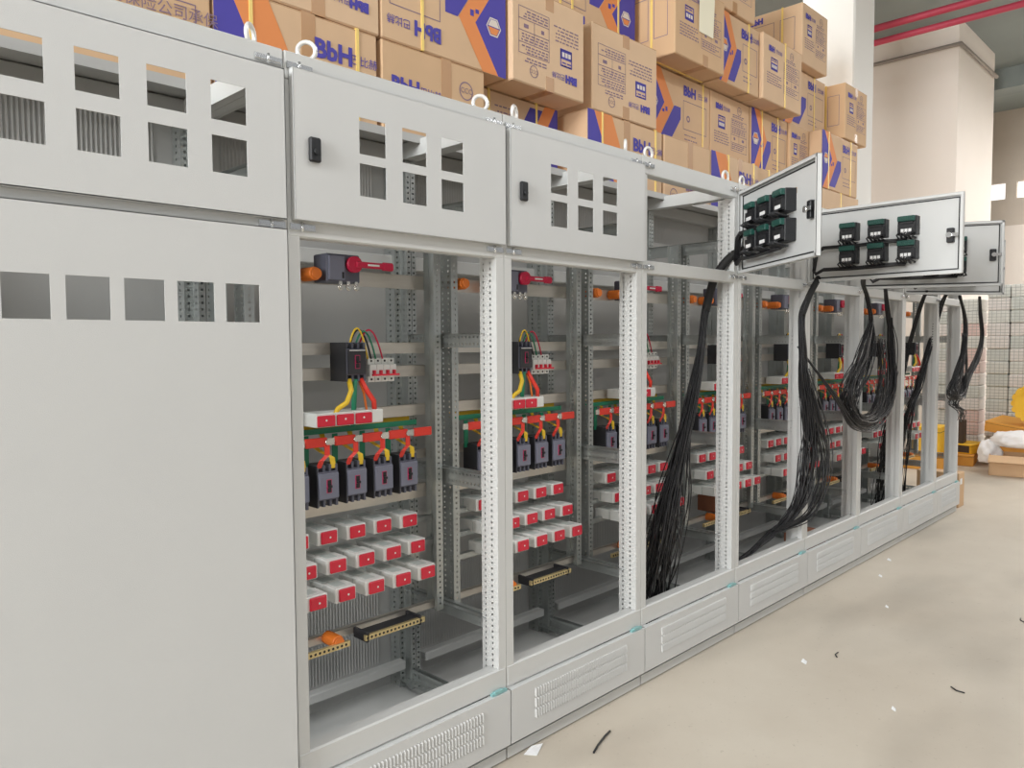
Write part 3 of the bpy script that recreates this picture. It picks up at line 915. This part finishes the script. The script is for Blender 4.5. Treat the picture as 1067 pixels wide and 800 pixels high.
TXTM = {0: PBLUE, 3: PINK_INK}
def carton(label, x0, x1, y, z, h, kind, flip=False, straps=(), tape=None, depth=0.5, side=None, tilt=0.0, group='printed cartons in the stack', m=None, note=None):
    w = x1 - x0
    t = thing('carton', label, 'carton', (x0, y, z), (0, 0, tilt), group)
    km = m or rng.choice(KRAFT)
    obj('carton_body', MB().cbox(0, w, 0, depth, 0, h, 0.006).mesh('carton_body', km), t)
    obj('flap_seam', MB().box(0.01, w - 0.01, -0.0006, 0.002, h * 0.985, h * 0.99).mesh('flap_seam', TAPE), t)
    if kind:
        b, T = design(kind, w, h, flip)
        pr = obj('print', b.mesh('print', [PBLUE, PORANGE, PWHITE, PINK_INK]), t, kind='stuff' if kind in ('insured', 'plain') else None)
        for s, size, u, v, mi in T:
            if flip:
                u, v = 1 - u, 1 - v
            obj('lettering', text_mesh(s, size, TXTM[mi], 0.004 if s == 'BbH' else 0.0), pr, (u * w, -0.003, v * h), (math.pi / 2, math.pi if flip else 0, 0))
    if side:
        b, T = design(side, depth, h, flip)
        pr = obj('print', b.mesh('print', [PBLUE, PORANGE, PWHITE, PINK_INK]), t, (0, depth, 0), (0, 0, -math.pi / 2))
        for s, size, u, v, mi in T:
            if flip:
                u, v = 1 - u, 1 - v
            obj('lettering', text_mesh(s, size, TXTM[mi], 0.004 if s == 'BbH' else 0.0), pr, (u * depth, -0.003, v * h), (math.pi / 2, math.pi if flip else 0, 0))
        for yy in (0.16,):
            obj('strap', MB().box(-0.003, w + 0.003, yy, yy + 0.014, -0.002, h + 0.003).mesh('strap', STRAP), t)
    if tape is not None:
        for z0_, z1_ in (((-0.0008, 0.07), (h - 0.07, h + 0.0008)) if kind == 'end' else ((-0.0008, h + 0.001),)):
            obj('tape', MB().box(tape * w - 0.03, tape * w + 0.03, -0.0008, depth, z0_, z1_).mesh('tape', TAPE), t)
    for u in straps:
        obj('strap', MB().box(u * w - 0.007, u * w + 0.007, -0.004, depth + 0.003, 0.0, h + 0.003).mesh('strap', STRAP), t)
    if note:
        obj('paper_note', MB().plate(0.17, 0.30, [], 0.001, lambda u, v, n: (w * 0.45 + u + v * 0.04 * (u > 0.08), -0.006 + n - 0.01 * v, h * 0.42 + v * (1 - 0.2 * (u > .1)))).mesh('paper_note', PAPER), t)
    return t

HR = 0.463
Z0, Z1, Z2, Z3 = 2.243, 2.71, 3.18, 3.65
# lowest visible course
carton('carton with boxed insurance text, directly above the leftmost cabinet', 0.48, 1.212, .80, Z0, HR, 'insured')
carton('carton with blue and orange diagonal and logo behind the second lifting ring', 1.222, 1.908, .80, Z0, HR, 'side', straps=(.20, .86), tape=.54)
carton('carton with round certification mark and logo low above the second cabinet', 1.93, 2.515, .80, Z0, HR, 'plain', tape=.6)
carton('set-back carton under the overhanging one above the third cabinet seam', 2.60, 3.20, .95, Z0, HR, 'chevron', True, straps=(.14, .72))
carton('carton with diagonal print and logo behind the third closed upper door', 3.275, 3.988, .80, Z0, HR, 'side', straps=(.18, .90), tape=.5)
carton('carton with narrow tape strip just above the first swung door cabinet', 4.008, 4.55, .80, Z0, HR, 'plain', True, tape=.55)
carton('carton with diagonal print directly left of the steeply swung upper door', 4.56, 5.21, .80, Z0, HR, 'side', straps=(.35, .9), tape=.6)
carton('plain carton showing just above the steeply swung upper door', 5.23, 5.86, .82, Z0, HR, None, straps=(.3,))
carton('carton mostly hidden behind the swung doors, sixth from right', 5.88, 6.30, .82, Z0, HR, None)
carton('bottom carton at the far right end, showing above the second swung door', 6.32, 7.10, .80, Z0, HR, None, straps=(.5,))
# second course
carton('carton cut by the top edge, leftmost of the second course', 0.76, 1.425, .80, Z1, HR, 'plain')
carton('carton with small text cut by the top edge, above the first logo carton', 1.431, 1.922, .80, Z1, HR, 'end', True, tape=.42)
carton('large upside-down carton with blue field and orange chevron, over the second cabinet', 1.93, 2.655, .80, Z1, HR + .0, 'chevron', True, straps=(.30,))
carton('overhanging upside-down carton with table print, the nearer of two alike', 2.675, 3.215, .775, Z1, HR, 'end', True, tape=.5, m=KRAFT[2])
carton('overhanging upside-down carton with table print, the farther of two alike', 3.315, 3.916, .80, Z1, HR, 'end', True, tape=.5, m=KRAFT[2], tilt=-.015)
carton('set-back chevron carton right of the two upside-down table-print cartons', 4.0, 4.76, .93, Z1, HR, 'chevron', straps=(.10, .88))
carton('carton with upright text table between two chevron cartons', 4.77, 5.325, .93, Z1, HR, 'end')
carton('chevron carton in line above the steeply swung upper door', 5.335, 5.925, .92, Z1, HR, 'chevron', straps=(.28, .72))
carton('text-table carton partly hidden by the top corner of the steeply swung door', 5.935, 6.28, .90, Z1, HR, 'end')
carton('chevron carton at the right end of the stack, below the lone corner carton', 6.30, 7.06, .80, Z1, HR, 'chevron', straps=(.18, .80))
# third course
carton('set-back chevron carton cut by the top edge behind the paper-tagged carton', 3.12, 3.97, .99, Z2, HR, 'chevron', True, straps=(.18, .3, .8))
carton('overhanging carton with a cream paper tag hanging on its face', 4.035, 4.62, .745, Z2, HR, 'end', side='boxes', tape=.6, note=True, m=KRAFT[1])
carton('chevron carton directly right of the one with the cream paper tag', 4.66, 5.205, .80, Z2, HR, 'chevron', straps=(.72,))
carton('overhanging upright table-print carton beneath the topmost right carton', 5.22, 5.85, .775, Z2, HR, 'end', m=KRAFT[2], straps=(.55,))
carton('set-back chevron carton between the table-print carton and the lone corner carton', 5.87, 6.66, .93, Z2, HR, 'chevron', straps=(.72,))
carton('lone carton standing at the right corner of the stack before the white pillar', 6.73, 7.22, .785, Z2, HR, 'end', side='boxes', tape=.5)
# top course
carton('topmost left carton cut by the top edge, with tape at its middle', 4.35, 5.105, .78, Z3, HR, 'end', tape=.62)
carton('topmost right carton with logo on its left face', 6.02, 6.50, .85, Z3, HR, 'end', side='boxes', depth=.62)
# lower courses, behind the cabinets
for r in range(5):
    for i in range(10):
        xa = 0.5 + i * 0.662
        t = thing('carton', 'plain carton in the lower courses hidden behind the cabinet backs', 'carton', (xa, 0.8, r * 0.4485), group='lower cartons behind the cabinets',
                  data=cached('lowc', lambda: MB().cbox(0, 0.655, 0, 0.62, 0, 0.4465, 0.006).mesh('carton', KRAFT[0])))

# ------------------------------------------------------------------ wire bundles
def catmull(P_, n):
    P_ = [Vector(p) for p in P_]
    Q = [P_[0] * 2 - P_[1]] + P_ + [P_[-1] * 2 - P_[-2]]
    out = []
    for i in range(1, len(Q) - 2):
        for k in range(n):
            s = k / n
            a, b, c, d = Q[i - 1], Q[i], Q[i + 1], Q[i + 2]
            out.append(0.5 * ((2 * b) + (c - a) * s + (2 * a - 5 * b + 4 * c - d) * s * s + (3 * b - a - 3 * c + d) * s ** 3))
    out.append(P_[-1])
    return out

def wires(paths, seed, r=0.0028, sub=6):
    """paths: list of (points with spread, number of wires)"""
    rr = random.Random(seed)
    b = MB()
    for pts, n in paths:
        for w_ in range(n):
            ang, rad = rr.uniform(0, 6.283), math.sqrt(rr.random())
            off = Vector((math.cos(ang) * rad, math.sin(ang) * rad * .7, 0))
            e = rr.uniform(-0.25, 0.25)
            ctrl = []
            for i, (x, y, z, s) in enumerate(pts):
                j = Vector((rr.uniform(-1, 1), rr.uniform(-1, 1), rr.uniform(-1, 1) * .8)) * s * 0.35
                o = off * s + j
                o.z += e * s
                ctrl.append(Vector((x, y, max(z, 0.115))) + o)
            cut = len(ctrl) if rr.random() < .75 else max(3, len(ctrl) - 1)
            b.tube(catmull(ctrl[:cut], sub), r, 4)
    return b

def bundle(label, paths, seed, sleeve=None, group='black wire bundles'):
    x, y, z, _ = paths[0][0][-1]
    t = thing('wire_bundle', label, 'wire bundle', (x, y, 0.106), group=group)
    base = Vector((x, y, 0.106))
    b = wires(paths, seed)
    b.v = [tuple(Vector(p) - base) for p in b.v]
    obj('wires', b.mesh('wires', WIRE), t, kind='stuff')
    if sleeve:
        for pts, r in sleeve:
            sb = MB().tube([p - base for p in catmull(pts, 6)], r, 8)
            obj('sleeve', sb.mesh('sleeve', RUBBER), t)
    return t

bundle('straight black wire bundle fanning out down the first swung-door cabinet',
       [([(3.40, .00, 1.87, .012), (3.345, .07, 1.76, .014), (3.31, .10, 1.60, .016), (3.26, .10, 1.38, .02), (3.17, .09, 1.16, .03), (3.06, .085, .94, .042), (2.96, .08, .73, .06), (2.91, .09, .52, .085), (2.89, .14, .30, .10), (2.90, .22, .13, .10)], 60),
        ([(3.26, .10, 1.38, .02), (3.17, .10, 1.16, .03), (3.10, .10, .94, .05), (3.04, .10, .7, .07), (3.0, .14, .42, .07), (2.9, .16, .2, .09)], 22)], 11,
       sleeve=[([(3.57, -.20, 1.87), (3.48, -.10, 1.90), (3.40, .0, 1.87), (3.345, .07, 1.76), (3.31, .10, 1.60)], .02)])
bundle('black wire bundle beside the second swung door sweeping left across a cabinet floor',
       [([(4.33, -.06, 1.86, .012), (4.16, -.05, 1.72, .014), (4.07, -.04, 1.59, .018), (4.08, -.045, 1.4, .024), (4.10, -.045, 1.24, .034), (4.17, -.05, .97, .05), (4.18, -.045, .8, .055), (4.14, -.03, .6, .05), (4.10, .03, .47, .035), (3.96, .08, .38, .026), (3.78, .09, .33, .018), (3.58, .10, .29, .02)], 56),
        ([(4.10, -.05, 1.3, .02), (4.22, -.08, 1.0, .04), (4.29, -.09, .8, .045), (4.24, -.09, .62, .04), (4.12, -.06, .48, .03), (4.0, .07, .40, .03), (3.85, .09, .35, .02)], 16)], 12,
       sleeve=[([(4.40, -.22, 1.84), (4.37, -.12, 1.88), (4.33, -.06, 1.86), (4.16, -.05, 1.72), (4.07, -.04, 1.59)], .018)])
bundle('big looped black wire coil hanging in front of the open cabinets',
       [([(4.55, -.2, 1.82, .01), (4.72, -.12, 1.80, .012), (4.88, -.09, 1.71, .014), (4.98, -.08, 1.58, .02), (4.97, -.08, 1.4, .04), (4.85, -.08, 1.25, .06), (4.68, -.08, 1.10, .07), (4.72, -.08, .98, .05), (4.97, -.08, .94, .045), (5.25, -.08, 1.02, .05), (5.38, -.08, 1.18, .045), (5.36, -.08, 1.42, .035), (5.30, -.08, 1.6, .022), (5.18, -.09, 1.79, .012)], 46),
        ([(4.12, .0, 1.42, .006), (4.28, -.05, 1.26, .01), (4.45, -.08, 1.12, .015), (4.7, -.08, .95, .03), (5.0, -.08, .90, .04), (5.3, -.08, 1.02, .04), (5.42, -.08, 1.25, .04)], 18),
        ([(4.98, -.08, 1.58, .02), (4.82, -.08, 1.36, .05), (4.62, -.08, 1.16, .07), (4.78, -.08, .99, .05), (5.08, -.08, 1.0, .05), (5.2, -.08, 1.2, .06), (5.18, -.07, 1.45, .05)], 22)], 13)
bundle('dark wire strand dropping inside the third cabinet from the far end',
       [([(5.98, -.10, 1.80, .012), (6.12, -.02, 1.70, .014), (6.15, .05, 1.45, .018), (6.08, .08, 1.2, .03), (5.96, .10, .95, .05), (5.90, .12, .7, .08), (5.95, .15, .4, .09), (6.0, .2, .15, .09)], 46)], 14)
bundle('dark wire strand hanging close to the post of the second far cabinet',
       [([(6.62, -.06, 1.82, .012), (6.66, .0, 1.70, .02), (6.60, .05, 1.4, .028), (6.45, .08, 1.1, .035), (6.3, .1, .9, .04), (6.3, .14, .6, .06), (6.4, .2, .15, .07)], 40)], 15)
bundle('looped black wires hanging in the air past the end of the row',
       [([(6.80, -.10, 1.80, .012), (6.97, -.1, 1.62, .015), (6.96, -.1, 1.40, .022), (6.80, -.1, 1.18, .035), (6.66, -.1, 1.04, .05), (6.86, -.1, 1.0, .05), (7.05, -.1, 1.12, .035), (7.35, -.1, 1.3, .025), (7.5, -.1, 1.48, .018), (7.42, -.1, 1.68, .014), (7.30, -.12, 1.81, .012)], 44),
        ([(6.95, -.1, 1.5, .02), (7.0, -.1, 1.25, .03), (6.95, -.1, 1.06, .04), (6.8, -.08, .95, .05), (6.95, -.1, .88, .04), (7.1, -.06, .8, .04)], 20)], 16)

# ------------------------------------------------------------------ far corner: wrapped parcels, yellow boxes
WRAP = [mat('shrink_wrap_%d' % i, c, 0.3, 0.0, 0.14, 25) for i, c in enumerate((rgb(214, 214, 208), rgb(202, 205, 200), rgb(222, 216, 212), rgb(220, 194, 188)))]
NET = mat('grey_net', rgb(146, 150, 146), 0.6)
YEL = mat('yellow_board', rgb(240, 190, 50), 0.55, 0, 0.08, 12)
AMB = mat('amber_board', rgb(222, 160, 72), 0.7, 0, 0.1, 10)
DARKIN = mat('dark_board', rgb(74, 62, 52), 0.8)
FOAM = mat('white_foam_sheet', rgb(238, 236, 236), 0.6, 0, 0.05, 8)
ORD = 'first second third fourth fifth sixth seventh eighth ninth tenth eleventh twelfth thirteenth fourteenth'.split()
def parcel():
    b = MB().cbox(0, 0.30, 0.003, 0.229, 0, 0.148, 0.012, 0)
    for k in range(1, 4):
        b.box(-0.002, 0.0, 0, 0.232, k * 0.037 - 0.002, k * 0.037 + 0.002, 1)
    for k in range(1, 5):
        b.box(-0.002, 0.0, k * 0.046 - 0.0015, k * 0.046 + 0.0015, 0.004, 0.144, 1)
    return b
for cI, (ys, nz, xo) in enumerate((((0.62, 0.855), 13, 10.55), ((0.08, 0.315), 14, 10.5), ((-0.46, -0.225), 14, 10.6))):
    for yy in ys:
        for k in range(nz):
            mi = 3 if (cI == 0 and yy < .7 and rng.random() < .5) else rng.randrange(3)
            lab = '%s net-wrapped parcel, %s from top in %s column by the far wall' % ('pinkish' if mi == 3 else 'grey', ORD[nz - 1 - k], ORD[cI * 2 + (yy == ys[0])])
            me = cached(('parcel', mi), lambda: parcel().mesh('wrapped_parcel', [WRAP[mi], NET]))
            thing('wrapped_parcel', lab, 'parcel', (xo + rng.uniform(-.015, .015), yy, k * 0.15), (0, 0, rng.uniform(-.006, .006)), 'net-wrapped parcels by the far wall', me)

def openbox(label, loc, rot, w, d, h, m, flaps=True, cat='box', name='cardboard_box'):
    t = thing(name, label, cat, loc, rot)
    b = MB().box(0, w, 0, d, 0, .006).box(0, .006, 0, d, 0, h).box(w - .006, w, 0, d, 0, h).box(0, w, 0, .006, 0, h).box(0, w, d - .006, d, 0, h)
    obj('box_walls', b.mesh('box_walls', m), t)
    if flaps:
        obj('flap', MB().quad([(0, 0, h), (w, 0, h), (w, -d * .35, h + .03), (0, -d * .35, h + .03)]).quad([(0, 0, h - .004), (w, 0, h - .004), (w, -d * .35, h + .026), (0, -d * .35, h + .026)]).mesh('flap', m), t)
        obj('flap', MB().quad([(0, 0, h), (0, d, h), (-w * .3, d, h - .06), (-w * .3, 0, h - .06)]).quad([(.003, 0, h - .004), (.003, d, h - .004), (-w * .3, d, h - .066), (-w * .3, 0, h - .066)]).mesh('flap', m), t)
    return t

def flatbox(label, loc, rot, w, d, h, m, band=None, name='yellow_carton', dark=False):
    t = thing(name, label, 'carton', loc, rot)
    obj('carton_body', MB().cbox(0, w, 0, d, 0, h, .005).mesh('carton_body', m), t)
    if dark:
        obj('open_end', MB().box(-.002, 0, .02, d - .02, .015, h - .015).mesh('open_end', DARKIN), t)  # flat dark sheet on a closed end, shade of an opening put in colour
    obj('lid_edge', MB().box(-.001, w + .001, -.001, d + .001, h * .8, h * .82).mesh('lid_edge', band or DARKIN), t)
    return t

openbox('low brown cardboard box on the floor at the right edge', (9.50, -.16, 0), (0, 0, .15), .38, .42, .22, KRAFT[1])
flatbox('amber carton lying flat on the floor left of the low brown box', (9.95, .52, 0), (0, 0, .15), .5, .42, .13, AMB)
flatbox('yellow carton lying on the flat amber one, dark open end showing', (10.0, .56, .132), (0, 0, -.15), .42, .38, .11, YEL, dark=True)
flatbox('amber carton tilted on top of the heap under the yellow coil', (9.98, .02, .36), (.12, -.1, -.2), .42, .44, .12, AMB)
flatbox('amber carton in the middle of the heap behind the white foam', (9.98, .02, .18), (0, 0, .1), .46, .36, .14, AMB, YEL)
flatbox('bottom amber carton under the heap behind the low brown box', (10.02, -.02, 0), (0, 0, 0), .46, .4, .17, AMB)
flatbox('bright yellow crate-like carton beside the end cabinet', (9.4, .72, .18), (0, 0, .1), .4, .3, .3, YEL)
flatbox('amber carton under the bright yellow one beside the end cabinet', (9.36, .68, 0), (0, 0, .1), .46, .4, .178, AMB)
openbox('dark open box standing between yellow cartons and parcels', (10.08, .66, .246), (0, 0, .1), .2, .2, .26, DARKIN, False)

t = thing('foam_roll', 'crumpled white foam sheet on the heap behind the low brown box', 'foam sheet', (9.66, .28, .03))
import bmesh
from mathutils import noise as mnoise
def crumple(sx, sy, sz, seed):
    bm = bmesh.new()
    bmesh.ops.create_icosphere(bm, subdivisions=4, radius=1)
    for v in bm.verts:
        p = v.co * 1.7 + Vector((seed, seed * 2, 0))
        d = 1 + 0.30 * mnoise.noise(p) + 0.22 * abs(mnoise.noise(p * 2.6)) + 0.05 * mnoise.noise(p * 7)
        v.co = Vector((v.co.x * sx * d, v.co.y * sy * d, max(v.co.z * sz * d, -sz * .7)))
    me = bpy.data.meshes.new('foam_body')
    bm.to_mesh(me); bm.free()
    me.materials.append(FOAM)
    me.polygons.foreach_set('use_smooth', [True] * len(me.polygons))
    return me
obj('foam_body', crumple(.14, .24, .10, 3.1), t, (.0, -.26, .34))
obj('foam_tail', crumple(.10, .11, .14, 7.7), t, (.0, .02, .18))

t = thing('strap_coil', 'bright yellow scalloped coil on top of the carton heap', 'coil', (10.0, -.02, .555))
b = MB()
for k in range(16):
    a = math.pi * 2 * k / 16
    b.tube([(0.02 * math.cos(a * 3), .17 * math.cos(a), .19 + .17 * math.sin(a)), (.16, .19 * math.cos(a), .19 + .19 * math.sin(a))], .038, 8)
obj('coil_lobes', b.mesh('coil_lobes', YEL), t)
obj('coil_core', MB().tube([(.0, 0, .19), (.16, 0, .19)], .165, 20).mesh('coil_core', YEL), t)

t = thing('cardboard_sheet', 'upright brown cardboard box leaning at the far end of the row', 'carton', (7.40, .02, 0))
obj('board', MB().cbox(0, .16, 0, .34, 0, .30, .004).mesh('board', KRAFT[1]), t)
obj('white_sticker', MB().box(-.001, .0, .05, .14, .18, .26).box(.03, .09, -.001, 0, .2, .25).mesh('white_sticker', TAG), t)

# cartons left inside two open cabinets
for (x, yy, z, w, d, h, lab) in ((3.80, .30, .501, .22, .13, .12, 'small brown carton on the low rail of the second open-door cabinet'),
                              (4.62, .14, .142, .26, .16, .10, 'small brown carton on the floor of the cabinet with the wire loops'),):
    t = thing('small_carton', lab, 'carton', (x, yy, z))
    obj('carton_body', MB().cbox(0, w, 0, d, 0, h, .003).mesh('carton_body', mat('red_brown_board', rgb(150, 96, 70), .8)), t)
    obj('tape', MB().box(w * .45, w * .55, -.001, d + .001, -.0005, h + .001).mesh('tape', TAPE), t)

# ------------------------------------------------------------------ litter
def scrap(name, label, cat, loc, pts, m, group=None, th=0.0015):
    b = MB()
    top = [(x, y, z + th) for x, y, z in pts]
    b.quad(top); b.quad(list(reversed(pts)))
    for i in range(len(pts)):
        j = (i + 1) % len(pts)
        b.quad([pts[i], pts[j], top[j], top[i]])
    return thing(name, label, cat, loc, group=group, data=b.mesh(name, m))
scrap('film_scrap', 'white triangular film scrap sticking out from under the second cabinet', 'scrap', (1.90, -.04, 0), [(0, .02, .002), (.03, -.015, .0), (.10, .02, .004), (.05, .03, .01)], TAG)
thing('cable_offcut', 'dark cable offcut lying on the floor nearest the camera', 'cable offcut', (2.08, -.19, .004), data=MB().tube([(0, 0, 0), (.05, .02, 0), (.12, .04, .002), (.16, .05, 0)], .004, 6).mesh('cable_offcut', WIRE))
for k, (x, y, s, lab) in enumerate(((3.33, -.41, .03, 'white paper crumb in the middle of the floor'), (3.14, -.85, .02, 'white paper crumb near the bottom right'), (4.9, -.2, .025, 'pale scrap beside the third kick plate from the far end'), (4.35, -.42, .02, 'tiny white crumb on the floor below the swung doors'), (5.3, -.12, .03, 'pale scrap touching the far kick plates'))):
    scrap('paper_scrap', lab, 'scrap', (x, y, 0), [(0, 0, 0), (s, .3 * s, .002), (s * 1.2, s, .008), (.2 * s, .9 * s, .003)], TAG, 'paper scraps on the floor')
for k, (x, y, a, lab) in enumerate(((3.5, -.48, .3, 'short dark wire clipping beside the middle paper crumb'), (3.5, -1.0, 1.2, 'short dark wire clipping far right of the floor'), (4.6, -1.0, .5, 'tiny dark clipping at the right edge of the floor'))):
    thing('wire_clipping', lab, 'wire clipping', (x, y, .003), (0, 0, a), 'wire clippings on the floor', MB().tube([(0, 0, 0), (.03, .01, 0), (.06, 0, .001)], .003, 5).mesh('wire_clipping', WIRE))
obj_c = thing('wire_clipping', 'dark wire clipping lying inside the second cabinet', 'wire clipping', (1.23, .12, .11), (0, 0, 1.2), data=MB().tube([(0, 0, 0), (.04, .004, .002), (.10, 0, 0)], .0035, 5).mesh('wire_clipping', WIRE))
